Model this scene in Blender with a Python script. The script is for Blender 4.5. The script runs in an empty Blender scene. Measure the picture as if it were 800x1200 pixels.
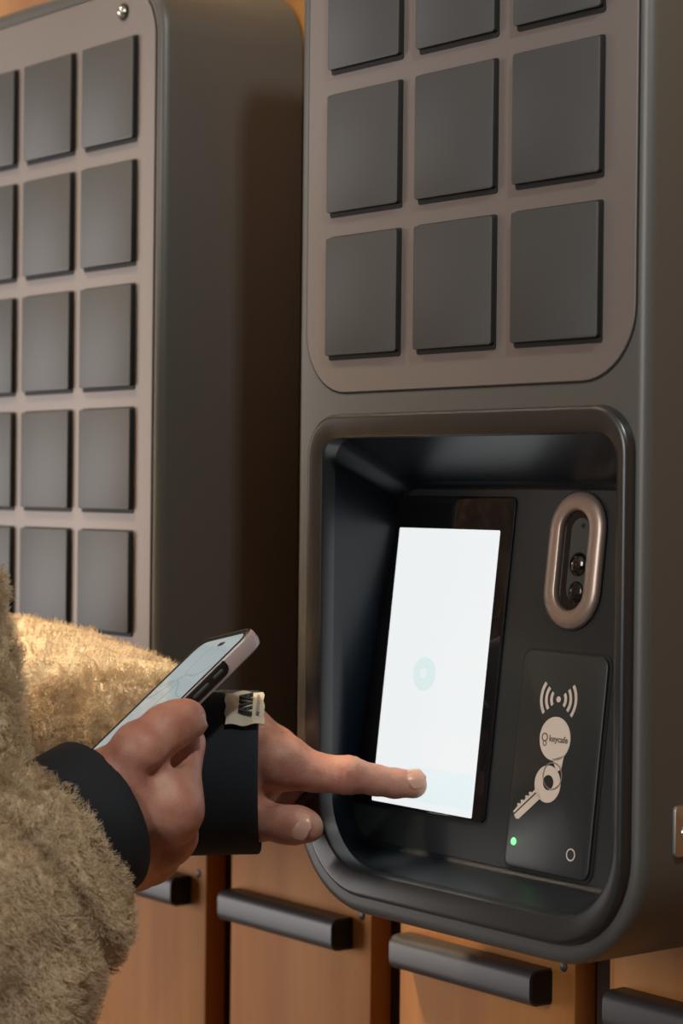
import bpy, bmesh, math, random
import numpy as np
from mathutils import Vector, Matrix
random.seed(4); np.random.seed(4)
sc = bpy.context.scene
COL = sc.collection
PI = math.pi

# ------------------------------------------------------------------ camera, world, lights, exposure
TH = math.radians(52); FPX = 2560.0
CAM = np.array([1.0159, -.7623, 1.30])
PITCH = -math.atan(22/2560); ROLL = math.radians(.6)
R0 = np.array([math.cos(TH), math.sin(TH), 0]); F0 = np.array([-math.sin(TH), math.cos(TH), 0]); U0 = np.array([0, 0, 1.])
CF = F0*math.cos(PITCH)+U0*math.sin(PITCH); U1 = U0*math.cos(PITCH)-F0*math.sin(PITCH)
CR = R0*math.cos(ROLL)+U1*math.sin(ROLL); CU = U1*math.cos(ROLL)-R0*math.sin(ROLL)
cd = bpy.data.cameras.new('camera'); cam = bpy.data.objects.new('camera', cd); COL.objects.link(cam)
cam.matrix_world = Matrix(((CR[0], CU[0], -CF[0], CAM[0]), (CR[1], CU[1], -CF[1], CAM[1]), (CR[2], CU[2], -CF[2], CAM[2]), (0, 0, 0, 1)))
cd.sensor_fit = 'HORIZONTAL'; cd.sensor_width = 36; cd.lens = 36*FPX/800; cd.clip_start = .02; cd.clip_end = 30
cd.dof.use_dof = True; cd.dof.focus_distance = 1.17; cd.dof.aperture_fstop = 15
sc.camera = cam
w = bpy.data.worlds.new('world'); sc.world = w; w.use_nodes = True
w.node_tree.nodes['Background'].inputs[0].default_value = (1.0, .88, .76, 1)
w.node_tree.nodes['Background'].inputs[1].default_value = .02
def area(name, loc, target, size, power, color, size_y=None, spread=PI):
    ld = bpy.data.lights.new(name, 'AREA'); ld.energy = power; ld.color = color; ld.size = size
    if size_y: ld.shape = 'RECTANGLE'; ld.size_y = size_y
    ld.spread = spread
    o = bpy.data.objects.new(name, ld); COL.objects.link(o); o.location = loc
    o.rotation_euler = (Vector(target)-Vector(loc)).to_track_quat('-Z', 'Y').to_euler(); return o
area('window_light', (-2.3, -1.9, 1.05), (-.05, 0, 1.25), 1.7, 48, (1.0, .96, .95), 1.5)
area('room_fill_light', (.55, -2.9, 1.9), (0, -.15, 1.15), 1.2, 33, (1.0, .945, .91))  # added soft fill for the camera-facing side of the person
area('sleeve_fill_light', (-.60, -.50, 2.4), (-.15, -.12, 1.2), .20, 1.15, (1.0, .78, .50), None, .62)  # added warm fill aimed at the far sleeve
area('lamp_light', (.75, -.30, 1.99), (-.1, .06, 1.3), .06, 3.3, (.96, 1.0, .92))
area('wall_light', (-.19, .02, 2.05), (-.04, .114, 1.68), .06, .22, (1.0, .78, .42), .04, .9)
vs = sc.view_settings
vs.view_transform = 'Standard'; vs.look = 'None'; vs.gamma = 1; vs.use_curve_mapping = False; vs.exposure = 0.16
sc.cycles.use_denoising = True
sc.cycles.max_bounces = 8

# ------------------------------------------------------------------ pixel rays to real points
def ray(x, y): return CF+CR*(x-400)/FPX-CU*(y-600)/FPX
def at(x, y, Y=0.):
    d = ray(x, y); return CAM+d*((Y-CAM[1])/d[1])
def atd(x, y, dep): return CAM+ray(x, y)*dep

# ------------------------------------------------------------------ materials
def mat(name, base, rough=.5, metal=0., noise=None, bump=None, emit=None, sss=0., coat=0., spec=.5, alpha=1.):
    m = bpy.data.materials.new(name); m.use_nodes = True
    nt = m.node_tree; b = nt.nodes['Principled BSDF']
    b.inputs['Base Color'].default_value = (*base, 1); b.inputs['Roughness'].default_value = rough
    b.inputs['Metallic'].default_value = metal; b.inputs['Specular IOR Level'].default_value = spec
    if coat: b.inputs['Coat Weight'].default_value = coat; b.inputs['Coat Roughness'].default_value = .08
    if sss:
        b.inputs['Subsurface Weight'].default_value = sss; b.inputs['Subsurface Radius'].default_value = (1, .35, .2); b.inputs['Subsurface Scale'].default_value = .004
    if emit: b.inputs['Emission Color'].default_value = (*emit[0], 1); b.inputs['Emission Strength'].default_value = emit[1]
    tc = None
    def coords(scale):
        nonlocal tc
        tc = tc or nt.nodes.new('ShaderNodeTexCoord')
        mp = nt.nodes.new('ShaderNodeMapping'); mp.inputs['Scale'].default_value = scale
        nt.links.new(tc.outputs['Object'], mp.inputs['Vector']); return mp.outputs['Vector']
    if noise:     # (scale, colour2, contrast lo, hi)
        n = nt.nodes.new('ShaderNodeTexNoise'); n.inputs['Detail'].default_value = 5; n.inputs['Scale'].default_value = 1
        s = noise[0]; nt.links.new(coords(s if isinstance(s, tuple) else (s, s, s)), n.inputs['Vector'])
        r = nt.nodes.new('ShaderNodeValToRGB'); r.color_ramp.elements[0].position = noise[2]; r.color_ramp.elements[1].position = noise[3]
        r.color_ramp.elements[0].color = (*noise[1], 1); r.color_ramp.elements[1].color = (*base, 1)
        nt.links.new(n.outputs['Fac'], r.inputs['Fac']); nt.links.new(r.outputs['Color'], b.inputs['Base Color'])
    if bump:      # (scale, distance)
        n = nt.nodes.new('ShaderNodeTexNoise'); n.inputs['Detail'].default_value = 4; n.inputs['Scale'].default_value = 1
        s = bump[0]; nt.links.new(coords(s if isinstance(s, tuple) else (s, s, s)), n.inputs['Vector'])
        bp = nt.nodes.new('ShaderNodeBump'); bp.inputs['Distance'].default_value = bump[1]; bp.inputs['Strength'].default_value = 1
        nt.links.new(n.outputs['Fac'], bp.inputs['Height']); nt.links.new(bp.outputs['Normal'], b.inputs['Normal'])
    return m
M = dict(
    body=mat('kiosk_paint', (.112, .110, .104), .43, .3, bump=((900, 900, 900), .00004)),
    plate=mat('bronze_plate', (.20, .172, .158), .52, .4, bump=((1200, 1200, 1200), .00003)),
    tile=mat('locker_tile', (.064, .064, .065), .52, .15, bump=((1500, 1500, 1500), .00003)),
    gap_black=mat('matte_black', (.006, .006, .006), .7),  # also paints the shade in the gaps around the tiles
    bezel=mat('bezel_plastic', (.019, .020, .022), .30, .0, spec=.8),
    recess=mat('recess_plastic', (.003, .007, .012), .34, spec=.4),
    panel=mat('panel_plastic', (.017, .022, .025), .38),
    glass=mat('screen_glass', (.008, .008, .010), .06),
    display=mat('lit_display', (.02, .02, .02), .3, emit=((.90, .93, .94), .84)),
    d_tag=mat('lit_teal', (.02, .02, .02), .3, emit=((.75, .88, .88), .84)),
    d_tag2=mat('lit_pale_teal', (.02, .02, .02), .3, emit=((.86, .92, .93), .84)),
    d_blue=mat('lit_pale_blue', (.02, .02, .02), .3, emit=((.82, .92, .945), .84)),
    bronze=mat('ring_bronze', (.40, .315, .265), .36, .6),
    black=mat('gloss_black', (.008, .008, .009), .15),
    lens=mat('lens_glass', (.004, .004, .006), .03, coat=1),
    sensor=mat('sensor_grey', (.05, .055, .055), .4),
    card=mat('card_plastic', (.020, .025, .027), .36),
    print=mat('print_cream', (.52, .46, .42), .55),
    printdark=mat('print_dark', (.10, .085, .075), .55),
    led=mat('led_green', (.02, .3, .05), .3, emit=((.10, 1.0, .16), 3)),
    chrome=mat('steel', (.62, .60, .57), .22, 1),
    hasp=mat('brushed_steel', (.50, .46, .41), .38, .9),
    wood=mat('pine_wood', (.54, .235, .06), .6, spec=.25, noise=((22, 22, 2.2), (.40, .15, .034), .35, .68), bump=((160, 160, 9), .0002)),
    wood2=mat('pine_wall', (.48, .23, .07), .5, noise=((14, 14, 1.6), (.34, .14, .04), .35, .68), bump=((120, 120, 8), .0002)),
    carcass=mat('dark_wood', (.055, .026, .014), .6, noise=((30, 30, 3), (.035, .017, .010), .35, .7)),
    handle=mat('handle_grey', (.070, .066, .066), .45, .3),
    skin=mat('skin', (.56, .285, .215), .45, sss=.18, noise=(75, (.46, .190, .140), .36, .62), bump=(900, .00025)),
    nail=mat('nail', (.61, .355, .275), .28, sss=.2),
    cuff=mat('cuff_knit', (.011, .016, .024), .85, bump=(1400, .0003)),
    fleece=mat('fleece', (.82, .675, .49), .95, noise=(60, (.68, .54, .37), .35, .65), spec=.1, bump=(420, .0012)),
    label=mat('label_cloth', (.62, .55, .44), .9, bump=(1800, .0002)),
    ink=mat('label_ink', (.05, .05, .05), .9),
    inkgrey=mat('label_ink_faded', (.36, .31, .27), .9),
    phone=mat('phone_black', (.010, .010, .011), .3),
    pscreen=mat('phone_screen', (.012, .014, .016), .10, emit=((.33, .39, .40), .82)),
    pline=mat('phone_screen_line', (.012, .014, .016), .10, emit=((.26, .325, .34), .82)),
    pcase=mat('phone_case', (.46, .36, .36), .32),
    pcase2=mat('phone_case_rim', (.62, .56, .56), .25),
    hair=mat('hair_brown', (.06, .035, .02), .6, noise=((80, 80, 10), (.03, .018, .01), .3, .7)),
    denim=mat('denim', (.03, .04, .07), .9),
    shoe=mat('shoe_leather', (.04, .025, .018), .5),
    floor=mat('floor_tile', (.16, .13, .11), .4, noise=(6, (.12, .10, .085), .4, .6)),
    ceil=mat('ceiling_paint', (.5, .42, .34), .8),
)

# ------------------------------------------------------------------ mesh kit
class MB:
    def __init__(s): s.v = []; s.f = []; s.mi = []; s.m = 0
    def add(s, pts, faces):
        o = len(s.v); s.v += [tuple(float(c) for c in p) for p in pts]
        for f in faces: s.f.append([i+o for i in f]); s.mi.append(s.m)
    def loft(s, loops, cap0=False, cap1=False):
        n = len(loops[0]); o = len(s.v)
        for l in loops: s.v += [tuple(float(c) for c in p) for p in l]
        for k in range(len(loops)-1):
            for i in range(n):
                j = (i+1) % n; s.f.append([o+k*n+i, o+k*n+j, o+(k+1)*n+j, o+(k+1)*n+i]); s.mi.append(s.m)
        if cap0: s.f.append([o+i for i in range(n)][::-1]); s.mi.append(s.m)
        if cap1: s.f.append([o+(len(loops)-1)*n+i for i in range(n)]); s.mi.append(s.m)
    def build(s, name, mats, parent=None, sharp=35, fix=True):
        me = bpy.data.meshes.new(name); me.from_pydata(s.v, [], s.f)
        if not isinstance(mats, (list, tuple)): mats = [mats]
        for m in mats: me.materials.append(M[m] if isinstance(m, str) else m)
        me.polygons.foreach_set('material_index', s.mi)
        if fix:
            bm = bmesh.new(); bm.from_mesh(me); bmesh.ops.recalc_face_normals(bm, faces=bm.faces); bm.to_mesh(me); bm.free()
        me.polygons.foreach_set('use_smooth', [len(f) == 4 or len(f) == 3 for f in s.f])
        if sharp: me.set_sharp_from_angle(angle=math.radians(sharp))
        me.update()
        o = bpy.data.objects.new(name, me); COL.objects.link(o)
        if parent: o.parent = parent
        return o
def rr(x0, x1, y0, y1, r, n=8):
    """rounded rectangle, radii (x0y0, x1y0, x1y1, x0y1)"""
    if not isinstance(r, (tuple, list)): r = (r,)*4
    c = [(x0+r[0], y0+r[0], PI, r[0]), (x1-r[1], y0+r[1], 1.5*PI, r[1]), (x1-r[2], y1-r[2], 0, r[2]), (x0+r[3], y1-r[3], .5*PI, r[3])]
    out = []
    for cx, cy, a, q in c:
        for k in range(n+1): t = a+.5*PI*k/n; out.append((cx+q*math.cos(t), cy+q*math.sin(t)))
    return out
def inset(args, d):
    x0, x1, y0, y1, r = args
    if not isinstance(r, (tuple, list)): r = (r,)*4
    return (x0+d, x1-d, y0+d, y1-d, tuple(max(.0004, q-d) for q in r))
def front(args, Y, n=8): return [(x, Y, z) for x, z in rr(*args, n=n)]      # a loop standing in the plane Y
class Frame:                                                              # a local plane: a, b in the plane, c out of it
    def __init__(s, o, a, b, c): s.o, s.a, s.b, s.c = (np.array(q, float) for q in (o, a, b, c))
    def p(s, a, b, c=0.): return s.o+s.a*a+s.b*b+s.c*c
    def loop(s, pts, c=0.): return [s.p(x, y, c) for x, y in pts]
def slab(mb, fr, pts, c0, c1, bev=0., pts2=None):
    loops = [fr.loop(pts, c0), fr.loop(pts, c1-bev)]
    if bev: loops.append(fr.loop(pts2, c1))
    mb.loft(loops, True, True)
def rslab(mb, fr, args, c0, c1, bev=0., n=6):
    loops = [fr.loop(rr(*args, n=n), c0), fr.loop(rr(*args, n=n), c1-bev)]
    if bev:
        loops.append(fr.loop(rr(*inset(args, bev*.3), n=n), c1-bev*.3)); loops.append(fr.loop(rr(*inset(args, bev), n=n), c1))
    mb.loft(loops, True, True)
def circ(cx, cy, r, n=24, a0=0.): return [(cx+r*math.cos(a0+2*PI*k/n), cy+r*math.sin(a0+2*PI*k/n)) for k in range(n)]
def ring_slab(mb, fr, outer, inner, c0, c1):
    mb.loft([fr.loop(outer, c0), fr.loop(outer, c1), fr.loop(inner, c1), fr.loop(inner, c0)], False, False)
def arc_slab(mb, fr, cx, cy, r, wd, a0, a1, c0, c1, n=12):
    o = [(cx+(r+wd/2)*math.cos(a0+(a1-a0)*k/n), cy+(r+wd/2)*math.sin(a0+(a1-a0)*k/n)) for k in range(n+1)]
    i = [(cx+(r-wd/2)*math.cos(a0+(a1-a0)*k/n), cy+(r-wd/2)*math.sin(a0+(a1-a0)*k/n)) for k in range(n+1)]
    for k in range(n):
        q = [o[k], o[k+1], i[k+1], i[k]]; slab(mb, fr, q, c0, c1)
def box(mb, x0, x1, y0, y1, z0, z1, bev=0.):
    fr = Frame((0, 0, 0), (1, 0, 0), (0, 1, 0), (0, 0, 1))
    if bev:
        a = (x0, x1, y0, y1, bev)
        mb.loft([fr.loop(rr(*inset(a, bev), n=2), z0), fr.loop(rr(*a, n=2), z0+bev), fr.loop(rr(*a, n=2), z1-bev), fr.loop(rr(*inset(a, bev), n=2), z1)], True, True)
    else: mb.loft([fr.loop([(x0, y0), (x1, y0), (x1, y1), (x0, y1)], z0), fr.loop([(x0, y0), (x1, y0), (x1, y1), (x0, y1)], z1)], True, True)
def dome(mb, o, ax, r, h, rings=5, n=16):
    ax = Vector(ax).normalized(); u = ax.orthogonal().normalized(); v = ax.cross(u); o = Vector(o)
    L = []
    for k in range(rings):
        t = .5*PI*k/rings; L.append([o+(u*math.cos(2*PI*i/n)+v*math.sin(2*PI*i/n))*r*math.cos(t)+ax*h*math.sin(t) for i in range(n)])
    L.append([o+(u*math.cos(2*PI*i/n)+v*math.sin(2*PI*i/n))*r*.02+ax*h for i in range(n)])
    mb.loft(L, True, True)
def cyl(mb, p, q, r, n=20, bev=0.):
    p, q = Vector(p), Vector(q); ax = (q-p).normalized(); u = ax.orthogonal().normalized(); v = ax.cross(u)
    ringp = lambda c, rr_: [c+(u*math.cos(2*PI*i/n)+v*math.sin(2*PI*i/n))*rr_ for i in range(n)]
    L = [ringp(p+ax*bev, r), ringp(q-ax*bev, r)]
    if bev: L = [ringp(p, r-bev)]+L+[ringp(q, r-bev)]
    mb.loft(L, True, True)
def text_part(name, s, size, fr, cx, cy, c, m, parent, rot=0., bold=0., thick=.0001, sx=1.):
    cu = bpy.data.curves.new(name, 'FONT'); cu.body = s; cu.size = size; cu.align_x = 'CENTER'; cu.align_y = 'CENTER'; cu.extrude = thick; cu.offset = bold
    t = bpy.data.objects.new(name, cu); COL.objects.link(t)
    dg = bpy.context.evaluated_depsgraph_get(); me = bpy.data.meshes.new_from_object(t.evaluated_get(dg))
    bpy.data.objects.remove(t); bpy.data.curves.remove(cu)
    co = np.empty(len(me.vertices)*3); me.vertices.foreach_get('co', co); co = co.reshape(-1, 3)
    x = co[:, 0]*sx; y = co[:, 1]; ca, sa = math.cos(rot), math.sin(rot)
    out = fr.o+np.outer(cx+x*ca-y*sa, fr.a)+np.outer(cy+x*sa+y*ca, fr.b)+np.outer(c+co[:, 2], fr.c)
    me.vertices.foreach_set('co', out.ravel()); me.materials.clear(); me.materials.append(M[m]); me.update()
    me.name = name; o = bpy.data.objects.new(name, me); COL.objects.link(o); o.parent = parent; return o
def tag(o, label=None, cat=None, group=None, kind=None):
    for k, v in (('label', label), ('category', cat), ('group', group), ('kind', kind)):
        if v: o[k] = v
    return o
def thing(name, loc, label, cat, group=None):
    """an Empty at the base; parts are made in world coordinates, then parented keeping their place"""
    e = bpy.data.objects.new(name, None); COL.objects.link(e); e.location = loc; e.empty_display_size = .05
    tag(e, label, cat, group); return e
def hang(root):
    """parts were built in world coordinates: shift direct children into the root's own space"""
    for ch in root.children: ch.matrix_parent_inverse = Matrix.Translation(-root.location)

# ------------------------------------------------------------------ room
ZH = 1.30
mb = MB(); box(mb, -2.4, 2.2, .1142, .15, ZH-.205, 2.7); tag(mb.build('wall_back', 'wood2'), kind='structure')
mb = MB(); box(mb, -2.4, 2.2, -3.2, .6, -.05, 0); tag(mb.build('floor', 'floor'), kind='structure')
mb = MB(); box(mb, -2.4, 2.2, -3.2, .6, 2.7, 2.75); tag(mb.build('ceiling', 'ceil'), kind='structure')

# ------------------------------------------------------------------ wooden lockers under the kiosks
bank = thing('locker_bank', (0, .13, 0), 'long orange pine locker bank with grey bar handles below the wall kiosks', 'lockers')
mb = MB(); box(mb, -2.4, 2.2, .1325, .50, 0, ZH-.208); mb.build('carcass', 'carcass', bank)
DW, DP = .156, .1865
def locker_door(k):
    xr = -.0710+DP*k; xl = xr-DW
    mb = MB(); box(mb, xl, xr, .1145, .132, .60, ZH-.209, .0015); d = mb.build('door', 'wood', bank)
    mb = MB(); box(mb, xl-.0110, xl-.0040, .1225, .1323, .60, ZH-.209, .001); mb.build('door_strip', 'wood', bank)
    h = MB()
    zc = ZH-.2845; hh = .0105
    HL = DW-.0285; fr = Frame((xl+.009, 0, 0), (0, 1, 0), (0, 0, 1), (1, 0, 0))
    pts = rr(.0970, .1147, zc-hh, zc+hh, (.006, .001, .001, .006), n=5)
    h.loft([fr.loop(pts, 0), fr.loop(pts, HL)], True, True); ho = h.build('handle', 'handle', d)
    mb = MB(); pts2 = rr(.0985, .1145, zc-hh+.0015, zc+hh-.0015, (.005, .001, .001, .005), n=5)
    mb.loft([fr.loop(pts2, HL), fr.loop(pts2, HL+.0008)], True, True); mb.build('end_cap', 'gap_black', d)
    mb = MB(); dome(mb, (xr-.0095, .1146, ZH-.2715), (0, -1, 0), .0032, .0014, n=12); mb.build('screw', 'handle', d)
for k in range(-4, 4): locker_door(k)
hang(bank)

# ------------------------------------------------------------------ the key kiosks
def rect_door(k, root, x0, z0, w=.0632, h=.0668):
    """one little locker door: proud grey tile over a black sheet that draws the shaded gap around it"""
    fr = Frame((0, 0, 0), (1, 0, 0), (0, 0, 1), (0, -1, 0))
    mb = MB(); mb.m = 1; rslab(mb, fr, (x0, x0+w, z0, z0+h, .0016), .0010, .0046, .0005, n=3)
    n_ = 16; mb.mi[-1-2*n_-0:] = [0]*(1+2*n_) ; mb.mi[-2] = 1
    d = mb.build('locker_door', ['tile', 'gap_black'], root)
    g = MB(); rslab(g, fr, (x0, x0+w+.0007, z0-.0026, z0+h+.0009, .0016), .0008, .0016, 0, n=3)  # black sheet reaching lower, paints the shaded gap under the tile
    g.build('gap_black', 'gap_black', d)
def kiosk_shell(root, x0, x1, zb, zt, rb, rt, opening=None):
    a = (x0, x1, zb, zt, (rb, rb, rt, rt)); N = 10
    mb = MB()
    L = [front(inset(a, .002), .113, N), front(a, .111, N), front(a, .0065, N), front(inset(a, .0006), .0036, N), front(inset(a, .0021), .0012, N), front(inset(a, .0046), .0001, N), front(inset(a, .0065), 0, N)]
    if opening: L.append(front(opening, 0, N)); mb.loft(L, True, False)
    else: mb.loft(L, True, True)
    return mb.build('body', 'body', root)
def face_plate(root, args):
    mb = MB(); mb.loft([front(args, .0005, 10), front(args, -.0007, 10), front(inset(args, .0004), -.001, 10)], False, True); mb.build('face_plate', 'plate', root)
    g = inset(args, -.0010); mb = MB(); mb.loft([front(g, .0005, 10), front(g, -.0003, 10)], False, True); mb.build('plate_seam', 'gap_black', root)

# left kiosk: no screen, doors to the bottom
lk = thing('key_kiosk', (-.2895, .108, ZH-.237), 'grey key kiosk at the left, its front all locker doors down to the bottom', 'kiosk')
kiosk_shell(lk, -.4300, -.1490, ZH-.237, ZH+.3375, .05, .045)
face_plate(lk, (-.4215, -.1560, ZH-.215, ZH+.3255, .036))
for r in range(6):
    for c in range(3): rect_door(0, lk, -.3935+.0770*c, ZH+.2275-.0798*r, .0628, .0655)
for xx in (-.1935, -.384):
    mb = MB(); dome(mb, (xx, -.0009, ZH+.3110), (0, -1, 0), .0042, .0045, n=16); b_ = mb.build('plate_bolt', 'chrome', lk)
    mb = MB(); cyl(mb, (xx, -.0008, ZH+.3110), (xx, -.0018, ZH+.3110), .0056, 20); mb.build('bolt_washer', 'gap_black', b_)
hang(lk)

# right kiosk: three door rows over a hooded recess with the screen
rk = thing('key_kiosk', (.137, .108, ZH-.237), 'grey key kiosk with the lit touchscreen and the key reader in its recess', 'kiosk')
ZB = ZH-.2365
OUT = (.0145, .2705, ZH-.2250, ZH+.0445, (.050, .050, .024, .024))     # bezel foot
THR = (.0285, .2625, ZH-.2105, ZH+.0310, (.040, .040, .014, .014))     # inner edge of the bezel
kiosk_shell(rk, -.003, .2775, ZB, ZH+.350, .062, .045, inset(OUT, .003))
face_plate(rk, (.0070, .2700, ZH+.0570, ZH+.3390, .036))
for r in range(3):
    for c in range(3): rect_door(0, rk, .0287+.0778*c, ZH+.2402-.0811*r)
for xx in (.040, .237):
    mb = MB(); dome(mb, (xx, -.0009, ZH+.3240), (0, -1, 0), .0042, .0045, n=16); b_ = mb.build('plate_bolt', 'chrome', rk)
    mb = MB(); cyl(mb, (xx, -.0008, ZH+.3240), (xx, -.0018, ZH+.3240), .0056, 20); mb.build('bolt_washer', 'gap_black', b_)
N = 10
mb = MB(); bo = front(OUT, .0, N)
mb.loft([front(inset(OUT, -.0004), .002, N), front(inset(OUT, -.0004), -.0002, N), front(inset(OUT, .0002), -.0045, N), front(inset(OUT, .0010), -.0056, N), front(inset(OUT, .0022), -.0062, N), front(inset(OUT, .0030), -.0062, N), front(inset(THR, -.0014), -.0056, N), front(inset(THR, -.0004), -.0050, N), front(THR, -.0036, N), front(inset(THR, .0002), .004, N)])
mb.build('bezel', 'bezel', rk, sharp=28)
# back panel plane: leans back, deeper at the top
MS = .12
nP = np.array([0, -1, MS]); nP /= np.linalg.norm(nP)
bP = np.array([0, MS, 1.]); bP /= np.linalg.norm(bP)
PF = Frame((0, .028, ZH-.21), (1, 0, 0), bP, nP)
def pan(x, y):
    """pixel to (a, b) on the back panel"""
    d = ray(x, y); t = ((PF.o-CAM)@nP)/(d@nP); p = CAM+d*t-PF.o; return np.array((p@PF.a, p@PF.b))
back = rr(0, 1, 0, 1, (.10, .10, .05, .05), n=N)
def backloop(c):
    out = []
    for u, v in back:
        xl = .0115+(.0310-.0115)*v; xr = .246; b = .0080+(.2165-.0080)*v
        out.append(PF.p(xl+(xr-xl)*u, b, c))
    return out
mb = MB(); bl = backloop(0)
thr = front(inset(THR, .0002), .004, N)
mid = [np.array(p)*.12+np.array(q)*.88 for p, q in zip(thr, bl)]
cen = np.mean(bl, axis=0)
bin_ = [p+(cen-p)/np.linalg.norm(cen-p)*.004 for p in bl]
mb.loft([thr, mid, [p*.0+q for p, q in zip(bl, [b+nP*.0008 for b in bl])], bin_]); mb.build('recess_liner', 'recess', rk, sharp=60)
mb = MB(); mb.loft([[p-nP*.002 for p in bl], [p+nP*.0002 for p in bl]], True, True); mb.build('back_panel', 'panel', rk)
# raised frame line over the panel top
# screen
a0, b0 = pan(440, 938); a1, b1 = pan(588, 622)
a0 = .0330; a1 = .1198
mb = MB(); rslab(mb, PF, (.0150, .1300, b0-.0015, .2105, (.004, .004, .004, .004)), .0003, .0016, .0004)
sg = mb.build('screen', 'glass', rk)
mb = MB(); rslab(mb, PF, (a0, a1, b0, b1, .0008), .0014, .0019, 0, n=2); dp = mb.build('display', 'display', sg)
kt = pan(500, 790)
mb = MB(); slab(mb, PF, circ(kt[0], kt[1], .0098, 28), .0018, .0020)
mb.build('display_tag', 'd_tag', sg)
mb = MB(); slab(mb, PF, circ(kt[0]-.0010, kt[1]+.0005, .0028, 16), .0020, .0021); arc_slab(mb, PF, kt[0]+.0015, kt[1]+.0145, .0050, .0011, .2, 2*PI-.3, .0018, .0020, 18)
slab(mb, PF, [(kt[0]+.001, kt[1]+.018), (kt[0]+.0022, kt[1]+.018), (kt[0]+.0050, kt[1]+.028), (kt[0]+.0040, kt[1]+.028)], .0018, .0020)
mb.build('display_keyring', 'd_tag2', sg)
mb = MB(); rslab(mb, PF, (a0+.030, a1-.0015, b0+.004, b0+.0235, .002), .0018, .0020, 0, n=3); mb.build('display_button', 'd_blue', sg)
# camera window: bronze capsule ring with the camera behind
c0 = pan(674, 657); ca, cb = .1802, c0[1]
ro, ri = .0206, .0104; hl = .0162
def capsule(ca, cb, r, h, n=14):
    return [(ca+r*math.cos(PI*k/n), cb+h+r*math.sin(PI*k/n)) for k in range(n+1)]+[(ca+r*math.cos(PI+PI*k/n), cb-h+r*math.sin(PI+PI*k/n)) for k in range(n+1)]
mb = MB()
mb.loft([PF.loop(capsule(ca, cb, ro, hl), .0001), PF.loop(capsule(ca, cb, ro, hl), .0016), PF.loop(capsule(ca, cb, ro-.0008, hl), .0029), PF.loop(capsule(ca, cb, ro-.0030, hl), .0040), PF.loop(capsule(ca, cb, ri+.0012, hl), .0042), PF.loop(capsule(ca, cb, ri+.0004, hl), .0036), PF.loop(capsule(ca, cb, ri, hl), .0024), PF.loop(capsule(ca, cb, ri, hl), .0002)])
cr = mb.build('camera_ring', 'bronze', rk, sharp=60)
mb = MB(); slab(mb, PF, capsule(ca, cb, ro+.0007, hl), 0, .0012); mb.build('ring_gasket', 'gap_black', cr)
mb = MB(); slab(mb, PF, capsule(ca, cb, ri+.0002, hl), .0002, .0014); mb.build('camera_window', 'black', cr)
mb = MB(); slab(mb, PF, capsule(ca+.0030, cb+.0005, .0070, hl-.001), .0013, .0019); mb.build('camera_board', 'sensor', cr)
mb = MB(); dome(mb, PF.p(ca+.0035, cb-.0020, .0018), nP, .0066, .0030, n=24); mb.build('camera_lens', 'lens', cr)
mb = MB(); dome(mb, PF.p(ca+.0035, cb-.0165, .0018), nP, .0056, .0016, n=20); mb.build('infrared_lamp', 'black', cr)
mb = MB(); slab(mb, PF, circ(ca+.0045, cb+.0185, .0014, 12), .0018, .0021); mb.build('pinhole', 'gap_black', cr)
# reader plate
tl = pan(617, 762); br_ = pan(640, 1020)
cx0, cx1, cb0, cb1 = .1495, .2130, br_[1]-.0015, tl[1]
mb = MB(); rslab(mb, PF, (cx0-.0018, cx1+.0018, cb0-.0018, cb1+.0018, .0068), -.0001, .0006, 0); rg = mb.build('reader_seam', 'gap_black', rk)
mb = MB(); rslab(mb, PF, (cx0, cx1, cb0, cb1, .0055), .0002, .0022, .0008); rd = mb.build('key_reader', 'card', rk)
P0, P1 = .0021, .0024
wc = pan(658, 820)
mb = MB(); slab(mb, PF, circ(wc[0], wc[1], .0016, 14), P0, P1)
for r in (.0058, .0100, .0142):
    for s in (0, PI): arc_slab(mb, PF, wc[0], wc[1], r*.92, .0019, s-.66, s+.66, P0, P1, 12)
mb.build('contactless_sign', 'print', rd)
dc = (.1795, pan(653, 866)[1])
mb = MB(); slab(mb, PF, circ(dc[0], dc[1], .0116, 36), P0, P1)
slab(mb, PF, [(dc[0]-.0005, dc[1]-.0105), (dc[0]+.0035, dc[1]-.0170), (dc[0]+.0068, dc[1]-.0155), (dc[0]+.0080, dc[1]-.0080)], P0, P1)
mb.build('tag_print', 'print', rd)
text_part('tag_word', 'keycafe', .0047, PF, dc[0]+.0028, dc[1]-.0002, .00245, 'printdark', rd, rot=.0, bold=.0001)
mb = MB(); ring_slab(mb, PF, circ(dc[0]-.0077, dc[1]+.0002, .0024, 18), circ(dc[0]-.0077, dc[1]+.0002, .0016, 18), P1-.0001, P1+.0001)
ring_slab(mb, PF, circ(dc[0]-.0073, dc[1]-.0030, .0015, 14), circ(dc[0]-.0073, dc[1]-.0030, .0009, 14), P1-.0001, P1+.0001); mb.build('tag_emblem', 'printdark', rd)
kh = pan(645, 919); kp = pan(607, 955)
kd = (kp-kh)/np.linalg.norm(kp-kh); kn = np.array((-kd[1], kd[0])); kl = np.linalg.norm(kp-kh)
kq = lambda u, v: tuple(kh+kd*u+kn*v)
mb = MB(); ring_slab(mb, PF, circ(kh[0], kh[1], .0098, 32), circ(kh[0]+.0004, kh[1]+.0008, .0040, 32), P0, P1)
slab(mb, PF, [kq(.008, -.0005), kq(.008, .0033), kq(kl-.001, .0033), kq(kl+.0005, .0020), kq(kl+.0005, -.0005)], P0, P1)
slab(mb, PF, [kq(.008, -.0014), kq(kl, -.0014), kq(kl+.0003, -.0024), kq(kl-.004, -.0028), kq(.0085, -.0028)], P0, P1)
for u in (.0125, .0158, .0200, .0232): slab(mb, PF, [kq(u, -.0026), kq(u+.0022, -.0026), kq(u+.0016, -.0042), kq(u+.0004, -.0038)], P0, P1)
mb.build('key_print', 'print', rd)
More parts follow.
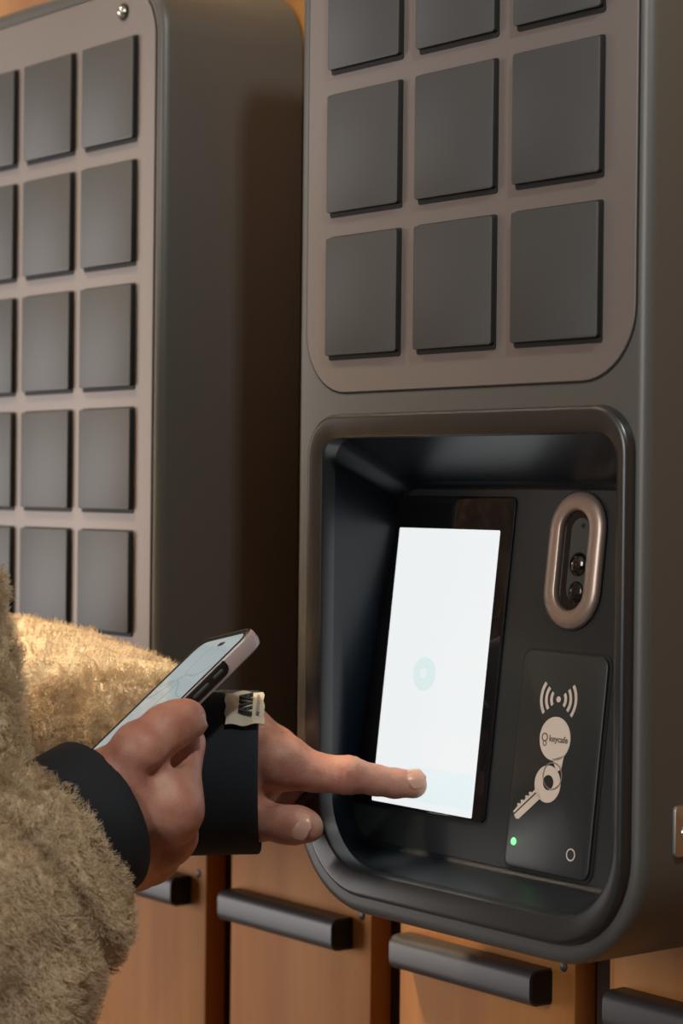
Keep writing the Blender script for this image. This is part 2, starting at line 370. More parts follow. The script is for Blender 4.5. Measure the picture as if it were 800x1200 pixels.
rc = np.array((dc[0]+.0008, dc[1]-.0195))
mb = MB(); ring_slab(mb, PF, circ(rc[0], rc[1], .0074, 32), circ(rc[0], rc[1], .0066, 32), P1, P1+.0001); mb.build('key_ring_print', 'hasp', rd)
ld_ = pan(605, 986)
mb = MB(); dome(mb, PF.p(ld_[0], ld_[1], .0018), nP, .0021, .0012, n=16); mb.build('status_led', 'led', rd)
oc = pan(672, 1002)
mb = MB(); ring_slab(mb, PF, circ(oc[0], oc[1], .0033, 20), circ(oc[0], oc[1], .0026, 20), P0, P1); mb.build('ring_symbol', 'print', rd)
# hasp on the right flank
SF = Frame((.2775, 0, 0), (0, 1, 0), (0, 0, 1), (1, 0, 0))
h0 = None
d = ray(788, 975); t = (.2775-CAM[0])/d[0]; hp = CAM+d*t
mb = MB(); rslab(mb, SF, (hp[1], hp[1]+.030, hp[2]-.0125, hp[2]+.0125, .0025), -.0002, .0018, .0005); hs = mb.build('lock_plate', 'hasp', rk)
mb = MB(); dome(mb, SF.p(hp[1]+.0075, hp[2]-.0008, .0017), (1, 0, 0), .0034, .0020, n=16); mb.build('plate_screw', 'chrome', hs)
hang(rk)
# ------------------------------------------------------------------ the person: smooth distance fields turned into meshes
def rcone(P, a, b, ra, rb):
    a = np.asarray(a, np.float32); b = np.asarray(b, np.float32); ab = b-a
    t = np.clip(((P-a)@ab)/max(1e-9, float(ab@ab)), 0, 1)
    return np.linalg.norm(P-a-t[..., None]*ab, axis=-1)-(ra+(rb-ra)*t)
def ell(P, c, r, rot=None):
    q = P-np.asarray(c, np.float32)
    if rot is not None: q = q@np.asarray(rot, np.float32)
    r = np.asarray(r, np.float32); k0 = np.linalg.norm(q/r, axis=-1); k1 = np.linalg.norm(q/(r*r), axis=-1)
    return k0*(k0-1)/np.maximum(k1, 1e-6)
def smin(a, b, k):
    h = np.maximum(k-np.abs(a-b), 0)/k
    return np.minimum(a, b)-h*h*k*.25
def smax(a, b, k): return -smin(-a, -b, k)
def chain(P, pts, k=.003):
    d = None
    for (a, ra), (b, rb) in zip(pts[:-1], pts[1:]):
        e = rcone(P, a, b, ra, rb); d = e if d is None else smin(d, e, k)
    return d
def wob(P, f, seed):
    r = np.random.RandomState(seed); out = 0
    for i in range(6):
        v = r.normal(size=3); v *= f*(.7+.6*r.rand())/np.linalg.norm(v)
        out = out+np.sin(P@v.astype(np.float32)+r.rand()*6.28)
    return out/3.5
def nets(fn, lo, hi, h):
    """naive surface nets: vertices and quads of the zero level of fn on a grid of step h"""
    lo = np.asarray(lo, float); n = np.ceil((np.asarray(hi)-lo)/h).astype(int)+1
    V = np.empty(tuple(n), np.float32)
    ys = (lo[1]+h*np.arange(n[1])).astype(np.float32); zs = (lo[2]+h*np.arange(n[2])).astype(np.float32)
    for i0 in range(0, n[0], 16):
        xs = (lo[0]+h*np.arange(i0, min(i0+16, n[0]))).astype(np.float32)
        V[i0:i0+len(xs)] = fn(np.stack(np.meshgrid(xs, ys, zs, indexing='ij'), -1))
    s = V < 0
    cs = [s[i:n[0]-1+i, j:n[1]-1+j, k:n[2]-1+k] for i in (0, 1) for j in (0, 1) for k in (0, 1)]
    tot = sum(c.astype(np.int8) for c in cs); act = (tot > 0) & (tot < 8)
    ids = np.argwhere(act); idx = -np.ones(act.shape, np.int64); idx[act] = np.arange(len(ids))
    acc = np.zeros((len(ids), 3)); cnt = np.zeros(len(ids))
    for ax in range(3):
        for o1 in (0, 1):
            for o2 in (0, 1):
                off0 = [0, 0, 0]; oth = [q for q in range(3) if q != ax]; off0[oth[0]] = o1; off0[oth[1]] = o2
                off1 = list(off0); off1[ax] = 1
                a = V[tuple((ids+off0).T)]; b = V[tuple((ids+off1).T)]
                m = (a < 0) != (b < 0); t = np.where(m, a/np.where(m, a-b, 1), 0)
                p = np.array(off0, float)[None].repeat(len(ids), 0); p[:, ax] += t
                acc += p*m[:, None]; cnt += m
    verts = lo+h*(ids+acc/np.maximum(cnt, 1)[:, None])
    quads = []
    for ax in range(3):
        u, w_ = [(1, 2), (2, 0), (0, 1)][ax]
        sl0 = [slice(1, -1)]*3; sl1 = [slice(1, -1)]*3
        sl0[ax] = slice(0, n[ax]-1); sl1[ax] = slice(1, n[ax])
        A, B = s[tuple(sl0)], s[tuple(sl1)]
        e = np.argwhere(A != B); base = e.copy()
        for q in range(3):
            if q != ax: base[:, q] += 1
        inside = A[tuple(e.T)]
        du = np.zeros(3, int); du[u] = 1; dw = np.zeros(3, int); dw[w_] = 1
        q = np.stack([idx[tuple((base-du-dw).T)], idx[tuple((base-dw).T)], idx[tuple(base.T)], idx[tuple((base-du).T)]], 1)
        q[~inside] = q[~inside][:, ::-1]; quads.append(q)
    return verts, np.concatenate(quads)
def mesh_from(name, verts, quads, m, parent=None):
    me = bpy.data.meshes.new(name)
    me.vertices.add(len(verts)); me.vertices.foreach_set('co', np.asarray(verts, np.float32).ravel())
    me.loops.add(len(quads)*4); me.loops.foreach_set('vertex_index', np.asarray(quads, np.int32).ravel())
    me.polygons.add(len(quads)); me.polygons.foreach_set('loop_start', np.arange(0, len(quads)*4, 4, dtype=np.int32))
    me.polygons.foreach_set('use_smooth', np.ones(len(quads), bool))
    me.materials.append(M[m]); me.update(calc_edges=True); me.validate()
    o = bpy.data.objects.new(name, me); COL.objects.link(o)
    if parent: o.parent = parent
    return o
V3 = lambda p: np.array(p, float)

person = thing('person', (-.165, -.38, 0), 'person in a tan fleece jacket holding a phone and tapping the kiosk screen', 'person')

# ---- phone frame
pA = atd(300, 733, 1.176); pB = atd(240, 748, 1.242)
pW = (pB-pA)/np.linalg.norm(pB-pA)
pL = atd(205, 826, 1.150)-pA; pL -= pW*(pL@pW); pL /= np.linalg.norm(pL)
pN = np.cross(pW, pL); pN = pN if pN[2] > 0 else -pN
ph = lambda l, w, n: pA+pL*l+pW*w+pN*n

# ---- right hand, which holds the phone
RC1 = atd(109, 960, 1.136); rax = (CR*.91+CU*.41)*.766+CF*.643; rax /= np.linalg.norm(rax)
RW0, RW1 = atd(104, 944, 1.128), atd(120, 988, 1.140)          # the two sides of the wrist
relbow = RC1-rax*.25; lelbow = V3((-.255, -.150, 1.150))
rwc = (RW0+RW1)/2; rback = (relbow-rwc)/np.linalg.norm(relbow-rwc)
r_index = [(atd(200, 948, 1.130), .0150), (atd(216, 872, 1.156), .0105), (ph(.066, .036, -.0185), .0085), (ph(.062, .060, -.0175), .0075)]
r_mid = [(atd(192, 978, 1.148), .0150), (ph(.086, .006, -.0240), .0100), (ph(.086, .046, -.0190), .0088), (ph(.084, .068, -.0165), .0076)]
r_ring = [(atd(176, 1000, 1.166), .0140), (ph(.106, .008, -.0250), .0095), (ph(.106, .048, -.0190), .0085), (ph(.104, .068, -.0165), .0075)]
r_lit = [(atd(158, 1012, 1.182), .0125), (ph(.124, .012, -.0250), .0085), (ph(.124, .044, -.0185), .0075), (ph(.122, .066, -.0160), .0068)]
r_thumb = [(atd(138, 909, 1.1265), .0160), (atd(164, 878, 1.121), .0136), (atd(194, 854, 1.130), .0116), (atd(210, 846, 1.136), .0108), (atd(219, 842, 1.139), .0097)]
TB = atd(224, 880, 1.122); TC = atd(184, 908, 1.113)
def right_hand(P):
    f = [chain(P, r_index[0:]), chain(P, r_mid), chain(P, r_ring), chain(P, r_lit)]
    fing = f[0]
    for q in f[1:]: fing = smin(fing, q, .0012)
    palm = rcone(P, RW0, r_index[0][0], .0210, .0160)
    palm = smin(palm, rcone(P, RW1, r_mid[0][0], .0225, .0165), .012)
    palm = smin(palm, rcone(P, RW1, r_ring[0][0], .0225, .0150), .012)
    palm = smin(palm, rcone(P, RW1, r_lit[0][0], .0220, .0135), .012)
    palm = smin(palm, rcone(P, RW0, RW1, .022, .0225), .012)
    d = smin(palm, fing, .009)
    d = smin(d, rcone(P, atd(150, 950, 1.128), atd(194, 930, 1.130), .017, .012), .010)   # web of the thumb
    th = chain(P, r_thumb, .006)
    tk = np.float32(.0035)+np.float32(.016)*np.exp(-np.sum((P-np.asarray(atd(146, 912, 1.124), np.float32))**2, -1)/np.float32(.026**2)); d = smin(d, th, tk)
    d = smin(d, rcone(P, RW0, RW0+rback*.085, .0205, .023), .012); d = smin(d, rcone(P, RW1, RW1+rback*.085, .0225, .025), .012)
    d = smax(d, -smin(rcone(P, TC, TB, .0042, .0040), rcone(P, TC+CF*.016, TB+CF*.016, .0042, .0040), .004), .003)                                        # the gap under the thumb
    ip = r_thumb[2][0]; g = np.exp(-np.sum((P-ip)**2, -1)/(.010**2)); ax = (r_thumb[3][0]-r_thumb[1][0]); ax = (ax/np.linalg.norm(ax)).astype(np.float32)
    d = d+.00035*g*np.sin((P-ip)@ax*2*PI/.0042)
    # keep clear of the phone
    q = np.stack([(P-pA)@pL.astype(np.float32), (P-pA)@pW.astype(np.float32), (P-pA)@pN.astype(np.float32)], -1)-np.array((.072, .0365, -.0050), np.float32)
    b = np.abs(q)-np.array((.0725, .0372, .0056), np.float32)
    box_ = np.linalg.norm(np.maximum(b, 0), axis=-1)+np.minimum(b.max(-1), 0)
    return smax(d, -box_, .0015)+.00022*wob(P, 420, 3)

# ---- left hand, which taps the screen
tipn = pan(500, 917); LT = PF.p(tipn[0], tipn[1], .0019+.0064)
LW0, LW1 = atd(262, 878, 1.243), atd(262, 920, 1.234)
lwc = (LW0+LW1)/2; lback = (lelbow-lwc)/np.linalg.norm(lelbow-lwc)
DT = float((LT-CAM)@CF)
l_index = [(atd(327, 892, 1.222), .0150), (atd(368, 905, DT-.006), .0108), (atd(408, 908.5, DT-.010), .0103), (atd(440, 914, DT-.006), .0084), (atd(463, 918, DT-.003), .0080), (atd(484, 919, DT-.001), .0071), (LT-CR*.0022, .0062)]
l_mid = [(atd(322, 885, 1.246), .0145), (atd(352, 903, 1.252), .0096), (atd(330, 930, 1.262), .0088), (atd(308, 926, 1.256), .0078)]
l_ring = [(atd(316, 886, 1.266), .0135), (atd(342, 908, 1.272), .0092), (atd(322, 936, 1.278), .0084), (atd(300, 932, 1.270), .0076)]
l_lit = [(atd(308, 892, 1.284), .0120), (atd(328, 916, 1.290), .0082), (atd(312, 938, 1.292), .0074), (atd(294, 934, 1.284), .0068)]
l_thumb = [(atd(268, 934, 1.236), .0170), (atd(300, 961, 1.221), .0112), (atd(334, 965, 1.210), .0104), (atd(350, 967, 1.207), .0098), (atd(361, 969, 1.206), .0082)]
def left_hand(P):
    f = [chain(P, q) for q in (l_index, l_mid, l_ring, l_lit)]
    fing = f[0]
    for q in f[1:]: fing = smin(fing, q, .0012)
    palm = rcone(P, LW0, l_index[0][0], .0250, .0150)
    for q in (l_mid, l_ring, l_lit): palm = smin(palm, rcone(P, LW0, q[0][0], .0250, .0140), .012)
    palm = smin(palm, rcone(P, LW1, atd(300, 905, 1.240), .0250, .0160), .012)
    palm = smin(palm, rcone(P, LW0, LW1, .025, .025), .012)
    d = smin(palm, fing, .008)
    d = smin(d, chain(P, l_thumb, .005), .005)
    d = smin(d, rcone(P, LW0, LW0+lback*.07, .024, .025), .012); d = smin(d, rcone(P, LW1, LW1+lback*.07, .024, .025), .012)
    d = smax(d, -rcone(P, atd(314, 935, 1.212), atd(352, 938, 1.212), .004, .003), .004)
    for (c, r, am, per, dr) in ((l_index[2][0], .0085, .00085, .0046, l_index[3][0]-l_index[1][0]), (l_index[4][0], .0060, .00030, .0038, l_index[5][0]-l_index[3][0]), (l_thumb[2][0], .008, .0003, .0042, l_thumb[3][0]-l_thumb[1][0])):
        ax = (dr/np.linalg.norm(dr)).astype(np.float32)
        d = d+am*np.exp(-np.sum((P-c)**2, -1)/(r*r))*np.sin((P-c)@ax*2*PI/per)
    return d+.00022*wob(P, 420, 5)
def hand_mesh(fn, pts, cut, no, h=.0013):
    pts = np.array(pts); lo, hi = pts.min(0)-.03, pts.max(0)+.03
    v, q = nets(fn, lo, hi, h); return v, q
def bm_from(v, q):
    bm = bmesh.new(); vs_ = [bm.verts.new(p) for p in v]
    for f in q:
        try: bm.faces.new([vs_[i] for i in f])
        except ValueError: pass
    return bm
def cut(bm, co, no):
    g = bm.verts[:]+bm.edges[:]+bm.faces[:]
    bmesh.ops.bisect_plane(bm, geom=g, dist=1e-7, plane_co=Vector(co), plane_no=Vector(no), clear_outer=True)
RCUT, LCUT = rwc+rback*.055, lwc+lback*.050
rv, rq = hand_mesh(right_hand, [q[0] for q in r_index+r_mid+r_ring+r_lit+r_thumb]+[RW0, RW1, RW0+rback*.06, RW1+rback*.06], RCUT, rback)
lv, lq = hand_mesh(left_hand, [q[0] for q in l_index+l_mid+l_ring+l_lit+l_thumb]+[LW0, LW1, LW0+lback*.055, LW1+lback*.055], LCUT, lback)
# ---- trunk, head, legs
TX, TY = -.165, -.375
RSH, LSH = V3((TX+.185, TY, 1.42)), V3((TX-.185, TY, 1.42))
HD = V3((TX, TY+.035, 1.625))
def trunk(P):
    Q = P-np.array((TX, TY, 0), np.float32)
    d = ell(Q, (0, 0, 1.26), (.165, .105, .22)); d = smin(d, ell(Q, (0, 0, 1.02), (.155, .105, .16)), .08)
    d = smin(d, rcone(Q, (-.12, 0, 1.40), (.12, 0, 1.40), .044, .044), .05)
    d = smin(d, rcone(Q, (-.12, 0, 1.40), (-.21, 0, 1.395), .042, .040), .02); d = smin(d, rcone(Q, (.12, 0, 1.40), (.21, 0, 1.395), .042, .040), .02)
    d = smin(d, rcone(Q, (0, .0, 1.42), (0, .02, 1.54), .058, .052), .03)
    d = smin(d, ell(Q, (0, .030, 1.645), (.074, .094, .112)), .02); d = smin(d, ell(Q, (0, .066, 1.580), (.050, .050, .055)), .03)
    d = smin(d, rcone(Q, (0, .120, 1.640), (0, .138, 1.612), .007, .012), .010)
    for s in (-1, 1):
        d = smin(d, ell(Q, (s*.076, .020, 1.632), (.010, .022, .032)), .006)
        d = smax(d, -ell(Q, (s*.030, .128, 1.648), (.016, .014, .010)), .010)
        d = smin(d, rcone(Q, (s*.085, 0, .95), (s*.095, .01, .50), .080, .052), .04); d = smin(d, rcone(Q, (s*.095, .01, .50), (s*.10, -.02, .10), .050, .036), .02)
        d = smin(d, rcone(Q, (s*.10, -.03, .06), (s*.11, .12, .045), .038, .030), .02)
    d = smax(d, -rcone(Q, (-.022, .126, 1.572), (.022, .126, 1.572), .004, .004), .006)
    return d
tv, tq = nets(trunk, (TX-.30, TY-.20, -.02), (TX+.30, TY+.22, 1.80), .011)
bm = bm_from(tv, tq)
cut(bm, (TX+.178, TY, 1.40), (1, 0, 0)); cut(bm, (TX-.178, TY, 1.40), (-1, 0, 0))
hr = bm_from(rv, rq); cut(hr, RCUT, rback); hl = bm_from(lv, lq); cut(hl, LCUT, lback)
for h in (hr, hl):
    t_ = bpy.data.meshes.new('t'); h.to_mesh(t_); bm.from_mesh(t_); bpy.data.meshes.remove(t_); h.free()
def rim_edges(co, rad): return [e for e in bm.edges if e.is_boundary and (sum((v.co for v in e.verts), Vector())/2-Vector(co)).length < rad]
def arm(shoulder_cut, shoulder, elbow, wrist, back):
    path = [(V3(shoulder_cut)+(V3(shoulder_cut)-V3((TX, TY, 1.41)))*.12, .042), (V3(shoulder)*.55+elbow*.45, .047), (elbow+(V3(shoulder)-elbow)*.15, .044), (elbow, .043), (elbow+(wrist-elbow)*.25, .042), (elbow+(wrist-elbow)*.62, .036)]
    rings = []
    for i, (c, r) in enumerate(path):
        a = path[max(0, i-1)][0]; b = path[min(len(path)-1, i+1)][0]; ax = Vector(b-a).normalized(); u = ax.cross(Vector((0, 0, 1)) if abs(ax.z) < .9 else Vector((0, 1, 0))).normalized(); v_ = ax.cross(u)
        rings.append([bm.verts.new(Vector(c)+(u*math.cos(2*PI*k/24)+v_*math.sin(2*PI*k/24))*r) for k in range(24)])
    for A, B in zip(rings[:-1], rings[1:]):
        for k in range(24): bm.faces.new([A[k], A[(k+1) % 24], B[(k+1) % 24], B[k]])
    ed = lambda R_: [bm.edges.get((R_[k], R_[(k+1) % 24])) for k in range(24)]
    return ed(rings[0]), ed(rings[-1])
for sc_, sh, el, wc_, bk, cc in (((TX+.178, TY, 1.405), RSH, relbow, rwc, rback, RCUT), ((TX-.178, TY, 1.405), LSH, lelbow, lwc, lback, LCUT)):
    e_s = rim_edges(sc_, .09); e_h = rim_edges(cc, .06)
    e0, e1 = arm(sc_, sh, el, wc_, bk)
    bmesh.ops.bridge_loops(bm, edges=e_s+e0); bmesh.ops.bridge_loops(bm, edges=e1+e_h)
bmesh.ops.recalc_face_normals(bm, faces=bm.faces)
me = bpy.data.meshes.new('body'); bm.to_mesh(me); bm.free()
for p in me.polygons: p.use_smooth = True
me.materials.append(M['skin']); bo_ = bpy.data.objects.new('body', me); COL.objects.link(bo_); bo_.parent = person
# ---- nails
def nail(c, d, nrm, r, wd, ln, nm='fingernail'):
    d = V3(d)/np.linalg.norm(d); nrm = V3(nrm); nrm -= d*(nrm@d); nrm /= np.linalg.norm(nrm); s = np.cross(d, nrm)
    mb = MB(); loops = []
    nu, na = 7, 9
    top = []; bot = []
    for i in range(nu):
        u = i/(nu-1); wv = wd*(math.sqrt(max(0, 1-(2*u-1)**4))*.92+.08)
        for dr, lst in ((.0004, top), (-.0010, bot)):
            lst.append([c+d*ln*(u-.5)+s*(r+dr)*math.sin(wv*(k/(na-1)*2-1))+nrm*((r+dr-.0008*(2*u-1)**2)*math.cos(wv*(k/(na-1)*2-1))) for k in range(na)])
    mb.loft([t+b[::-1] for t, b in zip(top, bot)], True, True)
    return mb.build(nm, 'nail', person, sharp=60)
tocam = -CF
nail(V3(l_index[5][0])*.68+V3(l_index[6][0])*.32, l_index[6][0]-l_index[4][0], tocam*.90+CU*.50, .0084, .72, .0115)
nail(V3(l_thumb[4][0])-CR*.0025, l_thumb[4][0]-l_thumb[3][0], tocam*1.0+CU*.15, .0103, .75, .0120)
nail(V3(r_thumb[4][0])-(CR*.8+CU*.3)*.001, r_thumb[4][0]-r_thumb[2][0], tocam*.75+CR*.45-CU*.60, .0112, .75, .0125)

# ---- jacket (sleeves and trunk in one fleece shell)
wr0 = RC1-rax*.036-CU*.004
S = [(wr0, .0490), (wr0-rax*.045-CU*.012, .0520), (wr0-rax*.11-CU*.012, .0540), (relbow, .064), (RSH, .090)]
L_ = [(atd(172, 870, 1.268), .0440), (atd(150, 868, 1.275), .0470), (atd(82, 850, 1.300), .0540), (atd(5, 845, 1.330), .0600), (lelbow, .062), (LSH, .090)]
rend = (wr0-S[1][0]); rend /= np.linalg.norm(rend)
lend = (L_[0][0]-L_[2][0]); lend /= np.linalg.norm(lend)
REND = wr0+rend*.014; LEND = atd(212, 880, 1.255)
def jacket(P):
    Q = P-np.array((TX, TY, 0), np.float32)
    t = ell(Q, (0, 0, 1.24), (.195, .140, .27)); t = smin(t, ell(Q, (0, .004, 1.00), (.190, .150, .22)), .08)
    t = smin(t, rcone(Q, (-.13, 0, 1.41), (.13, 0, 1.41), .092, .092), .06); t = smin(t, rcone(Q, (0, .0, 1.44), (0, .012, 1.52), .100, .088), .03)
    t = smax(t, -(Q[..., 2]-.84), .02); t = smax(t, Q[..., 2]-1.505+.06*0, .02)
    rs = rcone(P, S[0][0], S[1][0], S[0][1], S[1][1])
    for a, b in zip(S[1:-1], S[2:]): rs = smin(rs, rcone(P, a[0], b[0], a[1], b[1]), .02)
    st_ = None
    for yy, dep, zz in ((690, 1.15, 1.30), (760, 1.147, 1.25), (830, 1.14, 1.20), (900, 1.13, 1.14)):
        e_ = rcone(P, atd(-30+(yy-690)*.10, yy, dep), (TX+.105, TY+.075, zz), .0165, .050); st_ = e_ if st_ is None else smin(st_, e_, .02)
    rs = smin(rs, rcone(P, atd(95, 1075, 1.100), atd(20, 1160, 1.075), .022, .040), .02)
    ra_ = (P-REND)@rend.astype(np.float32); rs = rs+.0095*np.exp(-((ra_+.034)/.0055)**2)*(np.linalg.norm(P-REND, axis=-1) < .11)
    rs = smax(rs, (P-REND)@rend.astype(np.float32), .012)
    ls = chain(P, L_, .012)
    ls = smin(ls, rcone(P, atd(168, 868, 1.262), atd(178, 869, 1.260), .0475, .046), .003)
    ls = smax(ls, (P-LEND)@lend.astype(np.float32), .01)
    d = smin(smin(t, rs, .03), ls, .03); d = smin(d, st_, .01)
    d = d+.0030*wob(P, 90, 11)+.0018*wob(P, 230, 12)
    # curls of the pile
    c = np.sin(P[..., 0]*900+2.2*wob(P, 300, 14))*np.sin(P[..., 1]*850+2.2*wob(P, 310, 15))*np.sin(P[..., 2]*950+2.2*wob(P, 290, 16))
    return d-.0022*c
jv, jq = nets(jacket, (-.43, -.56, .80), (.27, -.045, 1.56), .0034)
jk = mesh_from('fleece_jacket', jv, jq, 'fleece', person)
vg = jk.vertex_groups.new(name='pile')
rel = jv-CAM; dz = rel@CF; px = 400+FPX*(rel@CR)/dz; py = 600-FPX*(rel@CU)/dz
near = (np.linalg.norm(jv-np.array(wr0), axis=1) < .16)
far = (px > -60) & (px < 320) & ~near
vg.add([int(i) for i in np.where(near)[0]], 1.0, 'REPLACE')
vg.add([int(i) for i in np.where(far)[0]], .45, 'REPLACE')
md = jk.modifiers.new('pile', 'PARTICLE_SYSTEM'); ps = md.particle_system; st = ps.settings
st.type = 'HAIR'; st.count = 15000; st.hair_length = .0065; st.hair_step = 4; st.use_advanced_hair = True
st.emit_from = 'FACE'; st.use_emit_random = True; st.distribution = 'RAND'
st.brownian_factor = .0006
st.child_type = 'INTERPOLATED'; st.child_percent = 8; st.rendered_child_count = 8
st.clump_factor = .55; st.clump_shape = .1; st.child_length = 1
st.roughness_2 = .004; st.roughness_endpoint = .002; st.roughness_1 = .003
st.kink = 'CURL'; st.kink_amplitude = .0010; st.kink_frequency = 2.5
st.root_radius = .35; st.tip_radius = .15; st.radius_scale = .0008
st.material = 1
ps.vertex_group_density = 'pile'; ps.vertex_group_length = 'pile'
# ---- knit cuffs
def tube(name, c0, c1, r0, r1, wall, parent, m, upv=(0, 0, 1), ex=1., n=36, steps=6, wav=0.):
    c0, c1 = V3(c0), V3(c1); ax = (c1-c0)/np.linalg.norm(c1-c0); u = np.cross(ax, V3(upv)); u /= np.linalg.norm(u); v_ = np.cross(u, ax)
    L = []
    def rg(t, r, k_=0.):
        return [c0+(c1-c0)*t+(u*math.cos(2*PI*k/n)*ex+v_*math.sin(2*PI*k/n))*(r*(1+wav*math.sin(3*2*PI*k/n+2*t)+wav*.6*math.sin(5*2*PI*k/n-3*t))) for k in range(n)]
    for i in range(steps+1): t = i/steps; L.append(rg(t, r0+(r1-r0)*t))
    L.append(rg(1.0+.0012/np.linalg.norm(c1-c0), r1-wall*.5))
    for i in range(steps, -1, -1): t = i/steps; L.append(rg(t, r0+(r1-r0)*t-wall))
    mb = MB(); mb.loft(L); return mb.build(name, m, parent, sharp=70)
tube('cuff', RC1-rax*.055, RC1+rax*.002, .0405, .0425, .0022, person, 'cuff', wav=.004)
LK0, LK1 = atd(203, 905, 1.239), atd(303, 905, 1.239)
lc = tube('cuff', LK0, LK1, .0470, .0462, .0024, person, 'cuff', wav=.008)
# sewn cloth label over the edge of the left cuff
lax = (LK1-LK0)/np.linalg.norm(LK1-LK0); lup = CU-lax*(CU@lax); lup /= np.linalg.norm(lup); lfw = np.cross(lax, lup); lfw = lfw if lfw@tocam > 0 else -lfw
lw_, lh_ = .0215, .0300; PH0 = math.radians(16)
class Wrap:       # a: along the cuff, b: up its front towards the top, c: out of it
    def p(s, a, b, c=0.):
        f = PH0+(lh_-b)/.0475; dr = lup*math.cos(f)+lfw*math.sin(f)
        return LK1+lax*(a-lw_+.0040)+dr*(.0468+c)
    def loop(s, pts, c=0.): return [s.p(x, y, c) for x, y in pts]
LF = Wrap()
mb = MB(); nx_, ny_ = 12, 8; top = []; bot = []
for j in range(ny_+1):
    for i in range(nx_+1):
        x, y = lw_*i/nx_, lh_*j/ny_
        zz = .0010+.0006*math.sin(i*.9+j*.35)+.0005*math.sin(j*1.3-i*.4)+.0022*(1-j/ny_)**2
        e = .0005*math.sin(j*2.1)*(i in (0, nx_))
        top.append(LF.p(x+e+.0012*(.5-j/ny_), y+.0004*math.sin(i*.8), zz+.0006)); bot.append(LF.p(x+e+.0012*(.5-j/ny_), y+.0004*math.sin(i*.8), zz))
fa = []; W_ = nx_+1; off = len(top)
for j in range(ny_):
    for i in range(nx_): a = j*W_+i; fa += [[a, a+1, a+W_+1, a+W_], [off+a, off+a+W_, off+a+W_+1, off+a+1]]
for i in range(nx_): a = i; b = ny_*W_+i; fa += [[a, off+a, off+a+1, a+1], [b, b+1, off+b+1, off+b]]
for j in range(ny_): a = j*W_; b = a+nx_; fa += [[a, a+W_, off+a+W_, off+a], [b, off+b, off+b+W_, b+W_]]
mb.add(top+bot, fa); lbl = mb.build('cloth_label', 'label', lc, sharp=60)
lo_ = LF.p(lw_*.55, lh_*.5, .0030); la = lax; lb = LF.p(lw_*.55, lh_*.6, .0022)-LF.p(lw_*.55, lh_*.4, .0030); lb /= np.linalg.norm(lb); lcx = np.cross(la, lb); lcx = lcx if lcx@tocam > 0 else -lcx
TF = Frame(lo_, la, lb, lcx)
text_part('label_word', 'AVA', .0110, TF, 0, 0, 0, 'ink', lc, rot=PI/2, bold=.0001, thick=.0010)
mb = MB(); slab(mb, TF, [(lw_*.27, -lh_*.30), (lw_*.34, -lh_*.30), (lw_*.34, lh_*.30), (lw_*.27, lh_*.30)], -.0012, .0006); mb.build('label_line', 'inkgrey', lc)
# ---- other clothes and hair, outside the frame
def trousers(P):
    Q = P-np.array((TX, TY, 0), np.float32); d = ell(Q, (0, 0, .97), (.175, .125, .17))
    for s in (-1, 1): d = smin(d, rcone(Q, (s*.087, 0, .93), (s*.097, .01, .50), .094, .068), .04); d = smin(d, rcone(Q, (s*.097, .01, .50), (s*.10, -.02, .09), .068, .060), .03)
    return smax(smax(d, Q[..., 2]-1.06, .01), .07-Q[..., 2], .01)+.004*wob(P, 40, 21)
v, q = nets(trousers, (TX-.26, TY-.18, .05), (TX+.26, TY+.18, 1.08), .012); mesh_from('trousers', v, q, 'denim', person)
for s in (-1, 1):
    v, q = nets(lambda P: smax(smin(rcone(P, (TX+s*.10, TY-.04, .065), (TX+s*.112, TY+.135, .048), .050, .040), rcone(P, (TX+s*.10, TY-.025, .06), (TX+s*.10, TY-.025, .12), .05, .05), .03), .004-P[..., 2], .006),
                (TX+s*.10-.09, TY-.12, -.01), (TX+s*.10+.09, TY+.21, .20), .008); mesh_from('shoe', v, q, 'shoe', person)
def hairf(P):
    Q = P-np.array((TX, TY, 0), np.float32); d = ell(Q, (0, .018, 1.660), (.086, .104, .118))
    d = smin(d, ell(Q, (0, -.045, 1.60), (.078, .055, .10)), .03)
    return smax(d, ell(Q, (0, .140, 1.600), (.072, .105, .105))*-1, .01)+.002*wob(P, 120, 23)
v, q = nets(hairf, (TX-.12, TY-.14, 1.46), (TX+.12, TY+.16, 1.80), .007); mesh_from('hair', v, q, 'hair', person)
for s in (-1, 1):
    mb = MB(); dome(mb, (TX+s*.030, TY+.108, 1.648), (0, 1, 0), .011, .009); mb.build('eye', 'print', person)
hang(person)

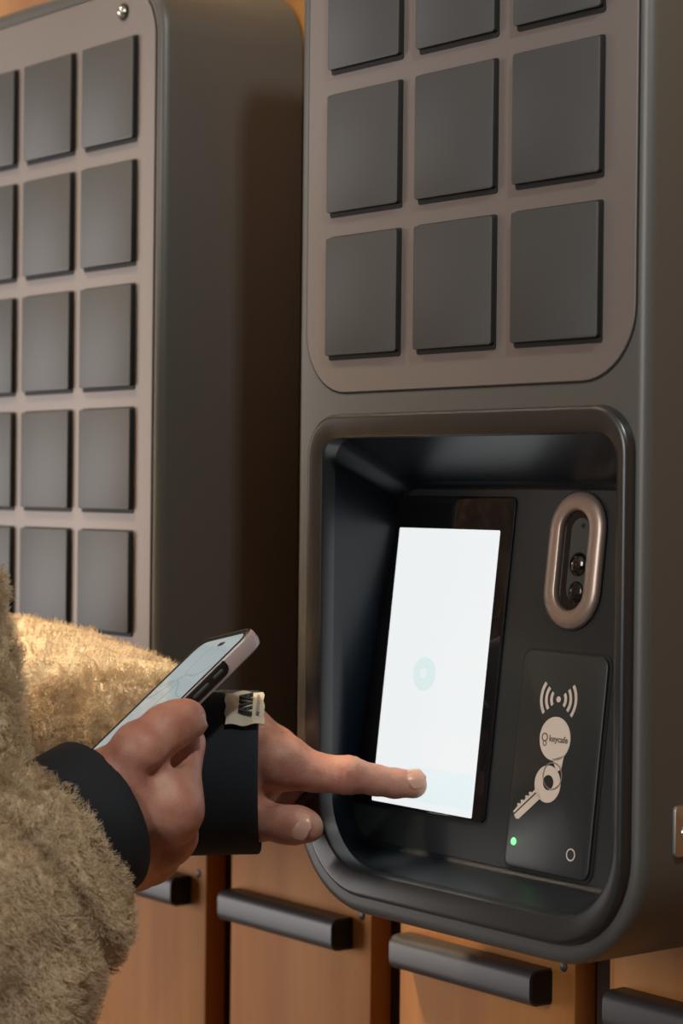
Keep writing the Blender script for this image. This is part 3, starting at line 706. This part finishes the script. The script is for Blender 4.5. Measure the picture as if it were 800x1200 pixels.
# ------------------------------------------------------------------ the phone
pt = thing('smartphone', tuple(ph(.075, .037, -.005)), 'dark phone in a pinkish case, held tilted in the near hand', 'phone')
FP = Frame(ph(0, 0, 0), pW, -pL, pN)      # a: across from the near edge, b: up (0 at the top edge), c: out of the screen
PW, PLN = .073, .144
def pr(d): return (d, PW-d, -PLN+d, -d, .0105-d*.6)
mb = MB(); K = 10
mb.loft([FP.loop(rr(*pr(.0030), n=K), -.0100), FP.loop(rr(*pr(.0010), n=K), -.0092), FP.loop(rr(*pr(0), n=K), -.0066), FP.loop(rr(*pr(0), n=K), -.0020), FP.loop(rr(*pr(.0004), n=K), -.0004), FP.loop(rr(*pr(.0012), n=K), .0003), FP.loop(rr(*pr(.0022), n=K), .0001), FP.loop(rr(*pr(.0024), n=K), -.0010)], True, False)
nn_ = 4*(K+1); mb.mi[4*nn_:] = [1]*(len(mb.mi)-4*nn_)
mb.mi[-1] = 0 if len(mb.f[-1]) > 4 else mb.mi[-1]
mb.build('phone_case', ['pcase', 'phone'], pt)
mb = MB(); rslab(mb, FP, pr(.0022), -.0030, -.0003, .0006); mb.build('phone_front', 'phone', pt)
mb = MB(); rslab(mb, FP, (.0040, PW-.0040, -PLN+.0050, -.0050, .0075), -.0006, -.0001, 0); ds = mb.build('phone_screen', 'pscreen', pt)
mb = MB()
def curve(pts, wd):
    for (a, b), (c_, d_) in zip(pts[:-1], pts[1:]):
        t = np.array((c_-a, d_-b)); t /= np.linalg.norm(t); nn = np.array((-t[1], t[0]))*wd/2
        slab(mb, FP, [(a-nn[0], b-nn[1]), (c_-nn[0], d_-nn[1]), (c_+nn[0], d_+nn[1]), (a+nn[0], b+nn[1])], -.0002, .00002)
curve([(.006+.004*k, -.030-.004*math.sin(k*.55)-.0012*k) for k in range(16)], .0018)
curve([(.006+.004*k, -.052-.005*math.sin(k*.4+1)+.0008*k) for k in range(16)], .0014)
curve([(.040+.002*math.sin(k*.8), -.012-.006*k) for k in range(12)], .0010)
mb.build('screen_lines', 'pline', ds)
mb = MB(); rslab(mb, FP, (.026, .034, -.0125, -.0095, .0014), -.0002, .0001, 0, n=3); mb.build('front_camera', 'phone', pt)
# dark grip inset on the near side with two keys
EF = Frame(ph(0, 0, 0), -pL, pN, -pW)
mb = MB(); rslab(mb, EF, (-.078, -.0270, -.0078, -.0008, (.001, .0040, .0010, .001)), -.0004, .0005, .0003); gi = mb.build('side_grip', 'phone', pt)
for a0_, a1_ in ((-.0385, -.0310), (-.0540, -.0420)):
    mb = MB(); rslab(mb, EF, (a0_, a1_, -.0052, -.0034, .0008), .0003, .0011, .0003, n=3); mb.build('side_key', 'handle', gi)
hang(pt)
